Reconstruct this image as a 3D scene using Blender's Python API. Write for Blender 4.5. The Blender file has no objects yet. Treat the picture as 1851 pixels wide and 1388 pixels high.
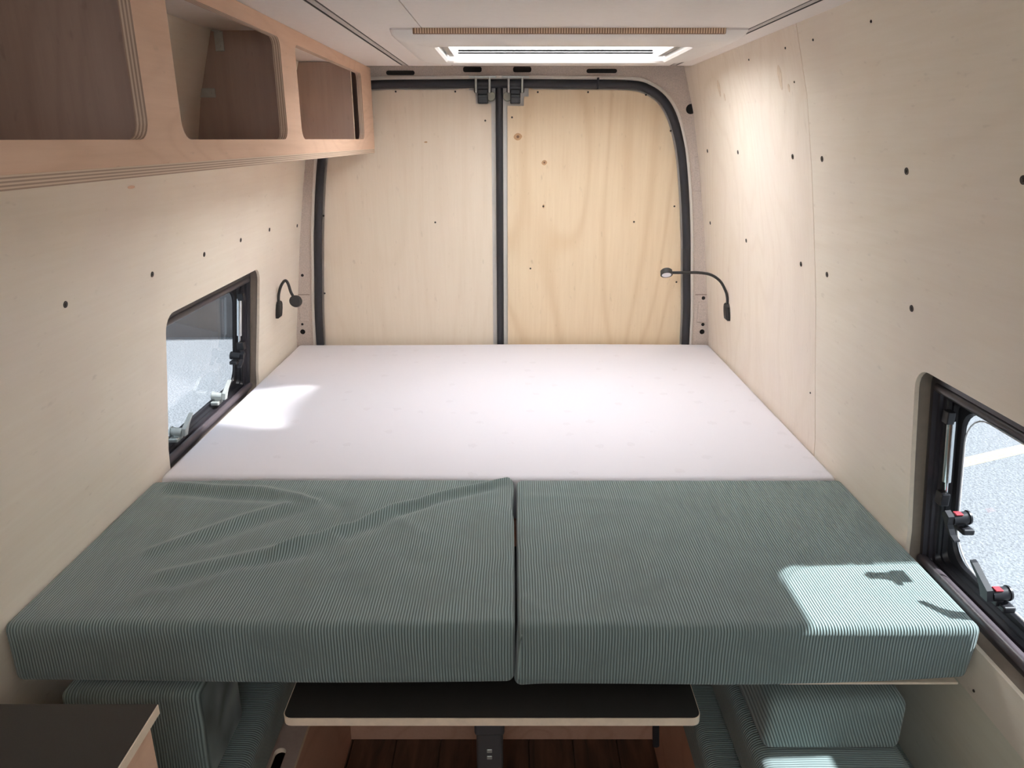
import bpy, bmesh, math, random
from mathutils import Vector, Matrix
random.seed(7)
S = bpy.context.scene
COL = S.collection

# ------------------------------------------------------------------ camera
CAMZ = 1.69
cam_d = bpy.data.cameras.new('camera'); cam = bpy.data.objects.new('camera', cam_d); COL.objects.link(cam)
cam.location = (0, 0, CAMZ)
PITCH = math.atan(443 / 1332)
cam.rotation_euler = (math.pi / 2 - PITCH, 0, 0)
cam_d.sensor_width = 36; cam_d.lens = 36 * 1332 / 1851
cam_d.clip_start = 0.02
S.camera = cam

# ------------------------------------------------------------------ light
w = bpy.data.worlds.new('sky'); S.world = w; w.use_nodes = True
bg = w.node_tree.nodes['Background']
bg.inputs[0].default_value = (0.80, 0.90, 1.0, 1); bg.inputs[1].default_value = 1.3
sun_d = bpy.data.lights.new('sun', 'SUN'); sun_d.energy = 16.0; sun_d.angle = math.radians(1.6); sun_d.color = (0.975, 0.985, 1.0)
sun = bpy.data.objects.new('sun', sun_d); COL.objects.link(sun)
SUNDIR = Vector((-1.02, -0.06, -1.0)).normalized()
sun.rotation_euler = SUNDIR.to_track_quat('-Z', 'Y').to_euler()
sun.location = (6, 2, 8)
# fill lamp added behind the camera for an unseen roof vent; no opening modelled
def area(name, loc, target, sx, sy, e, col=(1, 1, 1)):
    d = bpy.data.lights.new(name, 'AREA'); d.shape = 'RECTANGLE'; d.size = sx; d.size_y = sy; d.energy = e; d.color = col
    o = bpy.data.objects.new(name, d); COL.objects.link(o); o.location = loc
    o.rotation_euler = (Vector(target) - Vector(loc)).to_track_quat('-Z', 'Y').to_euler()
    return o
area('roof_fill_light', (0.0, -0.30, 1.93), (0.0, 0.1, 0.9), 0.7, 0.5, 2.6, (0.97, 0.98, 1.0))
S.view_settings.view_transform = 'Standard'
S.view_settings.look = 'None'
S.view_settings.exposure = 1.92
S.view_settings.gamma = 1.0
S.view_settings.use_curve_mapping = False
cy = S.cycles
cy.max_bounces = 12; cy.diffuse_bounces = 7; cy.glossy_bounces = 4; cy.transmission_bounces = 6; cy.transparent_max_bounces = 12
cy.sample_clamp_indirect = 6.0
cy.use_denoising = True
cy.caustics_reflective = False

# ------------------------------------------------------------------ materials
def srgb(r, g, b):
    f = lambda c: (c / 255 / 12.92) if c / 255 <= 0.04045 else ((c / 255 + 0.055) / 1.055) ** 2.4
    return (f(r), f(g), f(b), 1)

class NT:
    def __init__(s, name):
        s.m = bpy.data.materials.new(name); s.m.use_nodes = True
        s.n = s.m.node_tree.nodes; s.l = s.m.node_tree.links
        s.b = s.n['Principled BSDF']; s.out = s.n['Material Output']
    def add(s, t, **k):
        n = s.n.new(t)
        for a, v in k.items(): setattr(n, a, v)
        return n
    def link(s, a, b): s.l.new(a, b)
    def coord(s, scale=(1, 1, 1), rot=(0, 0, 0), loc=(0, 0, 0)):
        c = s.add('ShaderNodeTexCoord'); m = s.add('ShaderNodeMapping')
        m.inputs['Scale'].default_value = scale; m.inputs['Rotation'].default_value = rot; m.inputs['Location'].default_value = loc
        s.link(c.outputs['Object'], m.inputs['Vector']); return m.outputs['Vector']
    def noise(s, vec, scale, detail=4, rough=0.55, dist=0.0):
        n = s.add('ShaderNodeTexNoise'); n.inputs['Scale'].default_value = scale; n.inputs['Detail'].default_value = detail
        n.inputs['Roughness'].default_value = rough; n.inputs['Distortion'].default_value = dist
        s.link(vec, n.inputs['Vector']); return n.outputs['Fac']
    def ramp(s, fac, stops, interp='LINEAR'):
        r = s.add('ShaderNodeValToRGB'); r.color_ramp.interpolation = interp
        e = r.color_ramp.elements
        e[0].position, e[0].color = stops[0]; e[1].position, e[1].color = stops[-1]
        for p, c in stops[1:-1]:
            x = e.new(p); x.color = c
        s.link(fac, r.inputs['Fac']); return r.outputs['Color']
    def mix(s, fac, a, b, mode='MIX'):
        m = s.add('ShaderNodeMix', data_type='RGBA', blend_type=mode)
        for i, v in ((0, fac), (6, a), (7, b)):
            if hasattr(v, 'is_output'): s.link(v, m.inputs[i])
            else: m.inputs[i].default_value = v
        return m.outputs[2]
    def math(s, op, a, b=0.0):
        m = s.add('ShaderNodeMath', operation=op)
        for i, v in ((0, a), (1, b)):
            if hasattr(v, 'is_output'): s.link(v, m.inputs[i])
            else: m.inputs[i].default_value = v
        return m.outputs[0]
    def bump(s, h, dist, strength=1.0):
        b = s.add('ShaderNodeBump'); b.inputs['Distance'].default_value = dist; b.inputs['Strength'].default_value = strength
        s.link(h, b.inputs['Height']); s.link(b.outputs['Normal'], s.b.inputs['Normal'])

def plain(name, col, rough=0.5, metal=0.0, spec=0.5, noise=0.0, bump=0.0, nscale=60):
    t = NT(name); t.b.inputs['Roughness'].default_value = rough; t.b.inputs['Metallic'].default_value = metal
    t.b.inputs['Specular IOR Level'].default_value = spec
    v = t.coord(); f = t.noise(v, nscale, 3)
    d = noise
    a = tuple(max(0, c * (1 - d)) for c in col[:3]) + (1,); b = tuple(min(1, c * (1 + d)) for c in col[:3]) + (1,)
    t.link(t.ramp(f, [(0.3, a), (0.7, b)]), t.b.inputs['Base Color'])
    if bump: t.bump(f, bump)
    return t.m

def ply(name, base, dark, grain, wave_amt=0.35, rings=2.2, rough=0.5, stain=None, stain_amt=0.3):
    """rotary-cut plywood face: long fine grain with broad cathedral figure; grain is 'x', 'y' or 'z'"""
    t = NT(name); t.b.inputs['Roughness'].default_value = rough; t.b.inputs['Specular IOR Level'].default_value = 0.25
    k = {'x': (0.3, 1, 1), 'y': (1, 0.3, 1), 'z': (1, 1, 0.3)}[grain]
    v = t.coord(k)
    fine = t.noise(t.coord(tuple(0.05 if q < 1 else 1 for q in k)), 90, 4, 0.6)
    big = t.noise(v, rings, 2, 0.4, 0.4)
    ring = t.math('SINE', t.math('MULTIPLY', big, 110.0))
    ring = t.math('POWER', t.math('MULTIPLY_ADD', ring, 0.5), 1.0) if False else t.math('ADD', t.math('MULTIPLY', ring, 0.5), 0.5)
    ring = t.math('POWER', ring, 5.0)
    c = t.mix(t.math('MULTIPLY', ring, wave_amt), base, dark)
    c = t.mix(t.math('MULTIPLY', t.math('SUBTRACT', fine, 0.35), 0.6), c, dark)
    fl = t.noise(t.coord(tuple(0.35 if q < 1 else 1 for q in k), loc=(0.7, 0.2, 0.9)), 75, 2, 0.5)
    c = t.mix(t.math('MULTIPLY', t.math('MAXIMUM', t.math('SUBTRACT', fl, 0.67), 0.0), 2.0), c, tuple(0.6 * q for q in dark[:3]) + (1,))
    v2 = t.coord((1, 1, 1), loc=(3.1, 1.7, 0.4)); blot = t.noise(v2, 2.4, 3)
    if stain: c = t.mix(t.math('MULTIPLY', t.math('MAXIMUM', t.math('SUBTRACT', blot, 0.42), 0.0), stain_amt * 5), c, stain)
    t.link(c, t.b.inputs['Base Color']); t.bump(fine, 0.0004)
    return t.m

def layered(name, axis, pitch, light, dark):
    """ply edge: veneers seen end-on, stacked along one axis"""
    t = NT(name); t.b.inputs['Roughness'].default_value = 0.6
    c = t.add('ShaderNodeTexCoord'); sp = t.add('ShaderNodeSeparateXYZ'); t.link(c.outputs['Object'], sp.inputs[0])
    f = t.math('FRACT', t.math('DIVIDE', sp.outputs[axis], pitch))
    n = t.noise(t.coord(), 40, 3)
    col = t.ramp(f, [(0.0, light), (0.42, light), (0.5, dark), (0.9, dark), (1.0, light)])
    t.link(t.mix(t.math('MULTIPLY', n, 0.25), col, light), t.b.inputs['Base Color'])
    return t.m

def corduroy(name, axis, pitch, hi, lo, slant=0.0, slant_axis=2):
    t = NT(name); t.b.inputs['Roughness'].default_value = 0.85; t.b.inputs['Specular IOR Level'].default_value = 0.2
    t.b.inputs['Sheen Weight'].default_value = 0.25; t.b.inputs['Sheen Roughness'].default_value = 0.5
    c = t.add('ShaderNodeTexCoord'); sp = t.add('ShaderNodeSeparateXYZ'); t.link(c.outputs['Object'], sp.inputs[0])
    wob = t.math('MULTIPLY', t.noise(t.coord((3, 3, 3)), 1.5, 2), 0.012)
    x = t.math('ADD', sp.outputs[axis], wob)
    if slant: x = t.math('ADD', x, t.math('MULTIPLY', sp.outputs[slant_axis], slant))
    s = t.math('SINE', t.math('MULTIPLY', x, 2 * math.pi / pitch))
    s = t.math('ADD', t.math('MULTIPLY', s, 0.5), 0.5)
    s = t.math('POWER', s, 0.7)
    nap = t.noise(t.coord((1, 1, 1)), 9, 4, 0.6, 0.6)
    col = t.mix(s, lo, hi)
    col = t.mix(t.math('MULTIPLY', t.math('MAXIMUM', t.math('SUBTRACT', nap, 0.45), 0.0), 2.6), col, tuple(0.55 * v for v in hi[:3]) + (1,))
    t.link(col, t.b.inputs['Base Color']); t.bump(s, 0.0016, 0.8)
    return t.m

def pane_mat(name, tint, gloss=0.05):
    """thin acrylic: tinted see-through with a clear reflection"""
    t = NT(name); t.n.remove(t.b)
    tr = t.add('ShaderNodeBsdfTransparent'); tr.inputs[0].default_value = tint
    gl = t.add('ShaderNodeBsdfGlossy'); gl.inputs['Roughness'].default_value = 0.02
    lw = t.add('ShaderNodeLayerWeight'); lw.inputs[0].default_value = 0.5
    fr = t.math('ADD', t.math('MULTIPLY', t.math('POWER', lw.outputs['Facing'], 5.0), 0.9), 0.04)
    mx = t.add('ShaderNodeMixShader')
    t.link(fr, mx.inputs[0]); t.link(tr.outputs[0], mx.inputs[1]); t.link(gl.outputs[0], mx.inputs[2])
    t.link(mx.outputs[0], t.out.inputs[0]); return t.m

def frosted_mat(name, col, mix_t):
    t = NT(name); t.n.remove(t.b)
    rf = t.add('ShaderNodeBsdfTransparent'); rf.inputs['Color'].default_value = col
    tl = t.add('ShaderNodeBsdfTranslucent'); tl.inputs[0].default_value = col
    mx = t.add('ShaderNodeMixShader')
    # the moulded rim of the dome is steeper and thicker: it scatters everything, its flat middle lets some sun straight through
    g = t.add('ShaderNodeNewGeometry'); sp = t.add('ShaderNodeSeparateXYZ'); t.link(g.outputs['Normal'], sp.inputs[0])
    k = t.math('DIVIDE', t.math('SUBTRACT', t.math('ABSOLUTE', sp.outputs[2]), 0.93), 0.066)
    k = t.math('MINIMUM', t.math('MAXIMUM', k, 0.0), 1.0)
    t.link(t.math('SUBTRACT', 1.0, t.math('MULTIPLY', k, 1.0 - mix_t)), mx.inputs[0])
    t.link(rf.outputs[0], mx.inputs[1]); t.link(tl.outputs[0], mx.inputs[2]); t.link(mx.outputs[0], t.out.inputs[0]); return t.m

M = {}
M['ply_wall'] = ply('birch_ply_wall', srgb(241, 231, 215), srgb(224, 209, 187), 'y', 0.14, 1.3, 0.5, srgb(226, 210, 200), 0.3)
M['ply_wall_v'] = ply('birch_ply_wall_upright', srgb(237, 225, 209), srgb(216, 198, 176), 'z', 0.2, 2.0, 0.5, srgb(230, 214, 205), 0.3)
M['ply_low'] = ply('pale_ply_low', srgb(226, 222, 205), srgb(208, 200, 178), 'y', 0.1, 1.3)
M['ply_door_l'] = ply('door_ply_pale', srgb(229, 214, 194), srgb(213, 192, 166), 'z', 0.15, 1.6, 0.5, srgb(226, 207, 190), 0.15)
M['ply_door_r'] = ply('door_ply_warm', srgb(229, 207, 176), srgb(205, 174, 136), 'z', 0.36, 1.5, 0.5)
M['knot'] = plain('knot_brown', srgb(190, 148, 108), 0.6, noise=0.15, nscale=120)
M['knot_heart'] = plain('knot_heart', srgb(120, 86, 62), 0.6)
M['knot_patch'] = plain('filled_knot', srgb(222, 203, 180), 0.6, noise=0.08, nscale=90)
M['ply_face'] = ply('meranti_ply_face', srgb(228, 192, 166), srgb(198, 156, 128), 'y', 0.18, 3.0)
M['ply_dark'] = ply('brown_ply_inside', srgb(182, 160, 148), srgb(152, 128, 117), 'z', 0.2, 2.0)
M['ply_pink'] = ply('pinkish_ply', srgb(212, 170, 146), srgb(186, 140, 114), 'y', 0.3, 2.0)
M['edge_x'] = layered('ply_edge_across', 0, 0.0052, srgb(220, 198, 176), srgb(168, 140, 122))
M['edge_z'] = layered('ply_edge_upright', 2, 0.0040, srgb(222, 198, 174), srgb(166, 138, 120))
M['edge_light'] = plain('pale_ply_edge', srgb(234, 217, 195), 0.6, noise=0.06)
M['ceiling'] = plain('white_ceiling_panel', srgb(235, 228, 223), 0.55, noise=0.015)
M['white_plastic'] = plain('white_plastic', srgb(232, 227, 222), 0.35, noise=0.01)
M['body'] = plain('speckled_beige_body', srgb(196, 182, 172), 0.6, noise=0.14, bump=0.0006, nscale=240)
M['body_light'] = plain('pale_grey_body', srgb(222, 216, 208), 0.45, noise=0.02)
M['cavity'] = plain('taupe_cavity', srgb(132, 118, 104), 0.6, noise=0.06)
M['seal'] = plain('black_rubber_seal', srgb(42, 42, 47), 0.55, noise=0.05)
M['black'] = plain('black_plastic', srgb(34, 33, 37), 0.4, noise=0.05)
M['black_matt'] = plain('matt_black', srgb(46, 44, 42), 0.6, noise=0.06)
M['column'] = plain('dark_grey_column', srgb(78, 78, 80), 0.45, noise=0.04)
M['hole'] = plain('hole_shade', srgb(24, 20, 18), 0.8)  # near-black colour stands in for the shade inside open holes
M['frame_brown'] = plain('dark_window_profile', srgb(52, 48, 53), 0.32, noise=0.05)
M['rail'] = plain('plum_grey_rail', srgb(84, 76, 80), 0.3, noise=0.04)
M['screw'] = plain('blackened_screw', srgb(50, 42, 36), 0.4, 0.4, noise=0.2, nscale=400)
M['steel'] = plain('zinc_steel', srgb(190, 194, 190), 0.4, 0.45, noise=0.08)
M['chrome'] = plain('bright_steel', srgb(215, 220, 222), 0.15, 1.0, noise=0.02)
M['alu'] = plain('brushed_aluminium', srgb(168, 162, 158), 0.4, 0.6, noise=0.05)
M['channel'] = plain('frosted_channel_cover', srgb(196, 188, 184), 0.5)
M['red'] = plain('red_button', srgb(206, 60, 70), 0.4, noise=0.04)
M['latch_grey'] = plain('grey_latch_plastic', srgb(62, 66, 66), 0.3, noise=0.08)
M['cup'] = plain('grey_green_rubber', srgb(150, 150, 136), 0.6, noise=0.06)
M['led'] = plain('frosted_lens', srgb(236, 234, 236), 0.3)
M['pleat'] = plain('pleated_blind_fabric', srgb(240, 212, 182), 0.7, noise=0.05)
M['pleat_shade'] = plain('blind_slot_shade', srgb(150, 116, 92), 0.8)  # brown colour stands in for the shade between the blind's pleats
M['top_black'] = plain('black_laminate', srgb(44, 41, 38), 0.5, noise=0.08, nscale=300)
M['asphalt'] = plain('sunlit_asphalt', srgb(124, 126, 129), 0.9, noise=0.3, bump=0.01, nscale=55)
M['yellow'] = plain('yellow_road_paint', srgb(186, 168, 132), 0.8, noise=0.2, nscale=40)
M['render'] = plain('grey_render', srgb(108, 104, 103), 0.9, noise=0.12, nscale=4)
M['roof_metal'] = plain('white_van_paint', srgb(215, 215, 215), 0.4)
M['pane'] = pane_mat('tinted_acrylic', (0.205, 0.218, 0.226, 1))
M['dome'] = frosted_mat('frosted_skylight', (0.97, 0.97, 0.97, 1), 0.86)
HI, LO = srgb(150, 168, 165), srgb(72, 86, 85)
M['cord_x'] = corduroy('green_corduroy', 0, 0.0054, HI, LO)
M['cord_y'] = corduroy('green_corduroy_crosswise', 1, 0.0054, HI, LO)
M['cord_block'] = corduroy('green_corduroy_slanted', 0, 0.0058, HI, LO, 0.35, 2)

def mattress_mat():
    t = NT('white_mattress_ticking'); t.b.inputs['Roughness'].default_value = 0.8; t.b.inputs['Specular IOR Level'].default_value = 0.2
    v = t.coord((1, 1, 1)); vo = t.add('ShaderNodeTexVoronoi'); vo.inputs['Scale'].default_value = 11; vo.inputs['Randomness'].default_value = 0.35
    t.link(v, vo.inputs['Vector']); n = t.noise(v, 90, 2)
    motif = t.math('LESS_THAN', t.math('ADD', vo.outputs['Distance'], t.math('MULTIPLY', n, 0.25)), 0.27)
    t.link(t.mix(t.math('MULTIPLY', motif, 0.16), srgb(224, 221, 227), srgb(198, 192, 197)), t.b.inputs['Base Color'])
    t.bump(motif, -0.001)
    return t.m
M['mattress'] = mattress_mat()

def floor_mat():
    t = NT('dark_wood_plank'); t.b.inputs['Roughness'].default_value = 0.4
    v = t.coord((1, 0.12, 1)); f = t.noise(v, 30, 5, 0.6, 0.5)
    t.link(t.ramp(f, [(0.3, srgb(46, 30, 22)), (0.7, srgb(104, 72, 52))]), t.b.inputs['Base Color']); t.bump(f, 0.0006)
    return t.m
M['plank'] = floor_mat()

# ------------------------------------------------------------------ helpers
ORG = {}
def finish(o, parent, org):
    COL.objects.link(o)
    if parent is not None:
        o.parent = parent; po = ORG[parent.name]
        if o.type == 'MESH' : o.location = (0, 0, 0)
        ORG[o.name] = po
    else:
        o.location = org; ORG[o.name] = Vector(org)

def obj(name, bm, mat, parent=None, label=None, smooth=False, kind=None, mat2=None):
    """one mesh object from world-space geometry"""
    bmesh.ops.recalc_face_normals(bm, faces=bm.faces[:])
    if parent is not None: org = ORG[parent.name]
    else:
        xs = [v.co for v in bm.verts]
        org = Vector(((min(c.x for c in xs) + max(c.x for c in xs)) / 2, (min(c.y for c in xs) + max(c.y for c in xs)) / 2, min(c.z for c in xs)))
    bmesh.ops.translate(bm, verts=bm.verts[:], vec=-org)
    me = bpy.data.meshes.new(name); bm.to_mesh(me); bm.free()
    me.materials.append(mat)
    if mat2: me.materials.append(mat2)
    if smooth:
        for p in me.polygons: p.use_smooth = True
        if smooth != 'all': me.set_sharp_from_angle(angle=math.radians(38))
    o = bpy.data.objects.new(name, me); finish(o, parent, org)
    if label: o['label'] = label
    if kind: o['kind'] = kind
    return o

def thing(name, label, cat, loc, group=None):
    o = bpy.data.objects.new(name, None); o.empty_display_size = 0.05; COL.objects.link(o); o.location = loc; ORG[o.name] = Vector(loc)
    o['label'] = label; o['category'] = cat
    if group: o['group'] = group
    return o
def tag(o, label, cat, group=None):
    o['label'] = label; o['category'] = cat
    if group: o['group'] = group
    return o
def structure(name, label, loc=(0, 0, 0)):
    o = bpy.data.objects.new(name, None); o.empty_display_size = 0.05; COL.objects.link(o); o.location = loc; ORG[o.name] = Vector(loc)
    o['kind'] = 'structure'; o['label'] = label
    return o

def box(bm, lo, hi, bev=0.0, seg=2, mi=0):
    r = bmesh.ops.create_cube(bm, size=1.0); vs = r['verts']
    for v in vs:
        v.co = Vector([lo[i] + (v.co[i] + 0.5) * (hi[i] - lo[i]) for i in range(3)])
    fs = set(f for v in vs for f in v.link_faces)
    for f in fs: f.material_index = mi
    if bev:
        es = list(set(e for v in vs for e in v.link_edges))
        bmesh.ops.bevel(bm, geom=es, offset=bev, segments=seg, affect='EDGES', profile=0.5)
    return bm
def B(lo, hi, bev=0.0, seg=2): return box(bmesh.new(), lo, hi, bev, seg)

def cyl(bm, a, b, r0, r1=None, n=16, caps=True):
    a, b = Vector(a), Vector(b); r1 = r0 if r1 is None else r1
    d = (b - a).normalized(); u = d.orthogonal().normalized(); v = d.cross(u)
    A = [bm.verts.new(a + r0 * (math.cos(t) * u + math.sin(t) * v)) for t in [2 * math.pi * i / n for i in range(n)]]
    C = [bm.verts.new(b + r1 * (math.cos(t) * u + math.sin(t) * v)) for t in [2 * math.pi * i / n for i in range(n)]]
    for i in range(n): bm.faces.new((A[i], A[(i + 1) % n], C[(i + 1) % n], C[i]))
    if caps: bm.faces.new(A[::-1]); bm.faces.new(C)
    return bm

def smooth_path(pts, k=6):
    P = [Vector(p) for p in pts]; P = [P[0] * 2 - P[1]] + P + [P[-1] * 2 - P[-2]]; out = []
    for i in range(1, len(P) - 2):
        for j in range(k):
            t = j / k
            out.append(0.5 * ((2 * P[i]) + (P[i + 1] - P[i - 1]) * t + (2 * P[i - 1] - 5 * P[i] + 4 * P[i + 1] - P[i + 2]) * t * t + (3 * P[i] - P[i - 1] - 3 * P[i + 1] + P[i + 2]) * t ** 3))
    out.append(P[-2]); return out

def tube(bm, pts, r, n=10, closed=False, squash=None):
    """sweep a circle (or an ellipse: squash = (ru, rv) with v kept along world y) along points"""
    P = [Vector(p) for p in pts]; N = len(P); rings = []; u = None
    for i in range(N):
        d = (P[(i + 1) % N] - P[i - 1]) if closed else (P[min(i + 1, N - 1)] - P[max(i - 1, 0)])
        d.normalize()
        if squash:
            v = Vector((0, 1, 0)); uu = d.cross(v).normalized(); ru, rv = squash
        else:
            u = d.orthogonal().normalized() if u is None else (u - d * u.dot(d)).normalized()
            uu = u; v = d.cross(uu); ru = rv = r
        rings.append([bm.verts.new(P[i] + ru * math.cos(t) * uu + rv * math.sin(t) * v) for t in [2 * math.pi * k / n for k in range(n)]])
    for i in range(N if closed else N - 1):
        A, C = rings[i], rings[(i + 1) % N]
        for k in range(n): bm.faces.new((A[k], A[(k + 1) % n], C[(k + 1) % n], C[k]))
    if not closed: bm.faces.new(rings[0][::-1]); bm.faces.new(rings[-1])
    return bm

def rrect(a0, a1, b0, b1, r, n=6):
    if not isinstance(r, (tuple, list)): r = (r,) * 4
    out = []
    for (cx, cy_, st, rr) in ((a1, b1, 0, r[0]), (a0, b1, 90, r[1]), (a0, b0, 180, r[2]), (a1, b0, 270, r[3])):
        sx = -1 if cx == a1 else 1; sy = -1 if cy_ == b1 else 1
        for i in range(n + 1):
            t = math.radians(st + 90 * i / n)
            out.append((cx + sx * rr + rr * math.cos(t), cy_ + sy * rr + rr * math.sin(t)))
    return out

def loft(bm, loops, mi=0):
    R = [[bm.verts.new(p) for p in L] for L in loops]
    n = len(R[0])
    for A, C in zip(R, R[1:]):
        for i in range(n):
            f = bm.faces.new((A[i], A[(i + 1) % n], C[(i + 1) % n], C[i])); f.material_index = mi
    return R

def plate(outer, holes, fmap, thick, cuts=(), edge_mi=1):
    """flat outline with holes in (a, b), cut along b = const lines so that it can curve, given a thickness along fmap's n"""
    bm = bmesh.new(); edges = []
    for L in [outer] + list(holes):
        V = [bm.verts.new((p[0], p[1], 0)) for p in L]
        edges += [bm.edges.new((V[i], V[(i + 1) % len(V)])) for i in range(len(V))]
    bmesh.ops.triangle_fill(bm, use_beauty=True, use_dissolve=False, edges=edges, normal=(0, 0, 1))
    for c in cuts:
        g = bm.verts[:] + bm.edges[:] + bm.faces[:]
        bmesh.ops.bisect_plane(bm, geom=g, plane_co=(0, c, 0), plane_no=(0, 1, 0))
    out = bmesh.new(); f0 = {}; f1 = {}
    for v in bm.verts:
        f0[v] = out.verts.new(fmap(v.co.x, v.co.y, 0.0)); f1[v] = out.verts.new(fmap(v.co.x, v.co.y, thick))
    for f in bm.faces:
        out.faces.new([f0[v] for v in f.verts]); out.faces.new([f1[v] for v in reversed(f.verts)])
    for e in bm.edges:
        if len(e.link_faces) == 1:
            a, b = e.verts
            q = out.faces.new((f0[a], f0[b], f1[b], f1[a])); q.material_index = edge_mi
    bm.free(); return out

def steps(L, r, n):
    a = [r * (1 - math.cos(math.pi / 2 * i / 4)) for i in range(5)]
    inner = [r + (L - 2 * r) * i / n for i in range(1, n)]
    return a + inner + [L - x for x in reversed(a)]

def softbox(lo, hi, r, n=(6, 6, 3), disp=None):
    """a cushion: box with rolled edges, then a displacement field"""
    bm = bmesh.new(); D = [hi[i] - lo[i] for i in range(3)]
    st = [steps(D[i], r, n[i]) for i in range(3)]; cache = {}
    def vert(p):
        key = tuple(round(x, 6) for x in p)
        if key in cache: return cache[key]
        q = [min(max(p[i], r), D[i] - r) for i in range(3)]
        d = Vector([p[i] - q[i] for i in range(3)])
        P = Vector(q) + (d.normalized() * r if d.length > 1e-9 else d)
        P = P + Vector(lo)
        if disp: P = P + Vector(disp(P))
        cache[key] = bm.verts.new(P); return cache[key]
    for ax in range(3):
        a, b = [i for i in range(3) if i != ax]
        for side in (0, D[ax]):
            for i in range(len(st[a]) - 1):
                for j in range(len(st[b]) - 1):
                    vs = []
                    for (u, v) in ((i, j), (i + 1, j), (i + 1, j + 1), (i, j + 1)):
                        p = [0, 0, 0]; p[ax] = side; p[a] = st[a][u]; p[b] = st[b][v]; vs.append(vert(p))
                    if len(set(vs)) == 4: bm.faces.new(vs)
    return bm

def gauss_ridge(p, a, b, width, h):
    ax, ay = a; bx, by = b; dx, dy = bx - ax, by - ay; L2 = dx * dx + dy * dy
    t = max(0, min(1, ((p[0] - ax) * dx + (p[1] - ay) * dy) / L2))
    d2 = (p[0] - ax - t * dx) ** 2 + (p[1] - ay - t * dy) ** 2
    return h * math.exp(-d2 / (2 * width * width))

# ------------------------------------------------------------------ the van's cross-section
XC = -0.04
PZ = [-0.2, 0.0, 0.5, 0.7, 0.9, 1.07, 1.30, 1.49, 1.62, 1.79, 1.945, 2.02]
PH = [0.87, 0.88, 0.89, 0.892, 0.88, 0.858, 0.83, 0.80, 0.778, 0.745, 0.70, 0.678]
def hw(z):
    for i in range(len(PZ) - 1):
        if z <= PZ[i + 1]:
            t = (z - PZ[i]) / (PZ[i + 1] - PZ[i]); return PH[i] + t * (PH[i + 1] - PH[i])
    return PH[-1]
def wall_map(s, off=0.0): return lambda y, z, n: Vector((XC + s * (hw(z) + off + n), y, z))
CUTS = [0.0, 0.5, 0.7, 0.9, 1.07, 1.185, 1.30, 1.395, 1.49, 1.555, 1.62, 1.705, 1.79, 1.865]
ZC = 1.945                    # ceiling
WZ0, WZ1 = 0.81, 1.266        # window holes
WIN_R = (0.655, 1.386); WIN_L = (1.818, 2.553)
YF, YB = -1.75, 3.055         # front and back of the interior

# ------------------------------------------------------------------ floor
fl = structure('floor', 'dark wood plank floor of the van under the table')
px = -0.86; k = 0
while px < 0.80:
    for (y0, y1) in ((YF, 0.35 + 0.3 * (k % 3)), (0.352 + 0.3 * (k % 3), 1.76)):
        obj('plank', B((px, y0, -0.012), (px + 0.128, y1, 0.0 - 0.0006 * (k % 2)), 0.0015, 1), M['plank'], fl)
    px += 0.130; k += 1
obj('subfloor', B((-0.95, YF, -0.06), (0.87, 3.2, -0.0125)), M['cavity'], fl)

# ------------------------------------------------------------------ side walls
def screw_on(parent, s, y, z, r=0.0076):
    c = wall_map(s)(y, z, 0); n = Vector((-s, 0, -(hw(z - 0.02) - hw(z + 0.02)) / 0.04)).normalized()
    bm = bmesh.new(); cyl(bm, c - n * 0.002, c + n * 0.0012, r, r * 0.86, 14)
    cyl(bm, c + n * 0.0010, c + n * 0.0022, r * 0.45, r * 0.35, 8)
    obj('screw', bm, M['screw'], parent)

wr = structure('wall_right', 'pale birch plywood wall on the right, in panels, with a window cut out')
hole = rrect(WIN_R[0], WIN_R[1], WZ0, WZ1, 0.045)
obj('plywood_panel', plate([(0.30, 0.709), (1.888, 0.709), (1.888, 1.955), (0.30, 1.955)], [hole], wall_map(1), 0.009, CUTS), M['ply_wall'], wr, mat2=M['edge_light'])
obj('plywood_panel', plate([(1.8905, 0.0), (YB, 0.0), (YB, 1.955), (1.8905, 1.955)], [], wall_map(1), 0.009, CUTS), M['ply_wall_v'], wr, mat2=M['edge_light'])
obj('plywood_panel', plate([(YF, 0.0), (1.888, 0.0), (1.888, 0.7065), (YF, 0.7065)], [], wall_map(1, 0.002), 0.009, CUTS), M['ply_low'], wr, mat2=M['edge_light'], label='paler lower panel')
obj('plywood_panel', plate([(YF, 0.709), (0.2975, 0.709), (0.2975, 1.955), (YF, 1.955)], [], wall_map(1), 0.009, CUTS), M['ply_wall'], wr, mat2=M['edge_light'])
for y, z in [(2.896, 1.647), (2.503, 1.649), (2.013, 1.646), (1.821, 1.645), (1.428, 1.633), (1.098, 1.634), (2.942, 1.377), (2.476, 1.369), (1.986, 1.37), (1.813, 1.372), (1.407, 1.377)]:
    screw_on(wr, 1, y, z)
for y, z in [(1.98, 1.902), (2.273, 1.903), (1.805, 1.90), (1.956, 1.823), (1.525, 1.899), (1.922, 1.025), (1.109, 0.726)]:
    screw_on(wr, 1, y, z, 0.0032)
# filled knots of the upright panel
for y, z, a, b in [(2.632, 1.849, 0.014, 0.026), (2.05, 1.84, 0.013, 0.030), (2.0, 1.812, 0.006, 0.010), (2.585, 1.82, 0.006, 0.012)]:
    bm = bmesh.new(); f = wall_map(1, -0.0006); c0 = [bm.verts.new(f(y + a * math.cos(t) * (1 + .2 * math.sin(3 * t)), z + b * math.sin(t), 0)) for t in [math.pi * i / 9 for i in range(18)]]
    bm.faces.new(c0); r = bmesh.ops.extrude_face_region(bm, geom=bm.faces[:]); bmesh.ops.translate(bm, verts=[g for g in r['geom'] if isinstance(g, bmesh.types.BMVert)], vec=(0.004, 0, 0))
    obj('knot_patch', bm, M['knot_patch'], wr)

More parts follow.
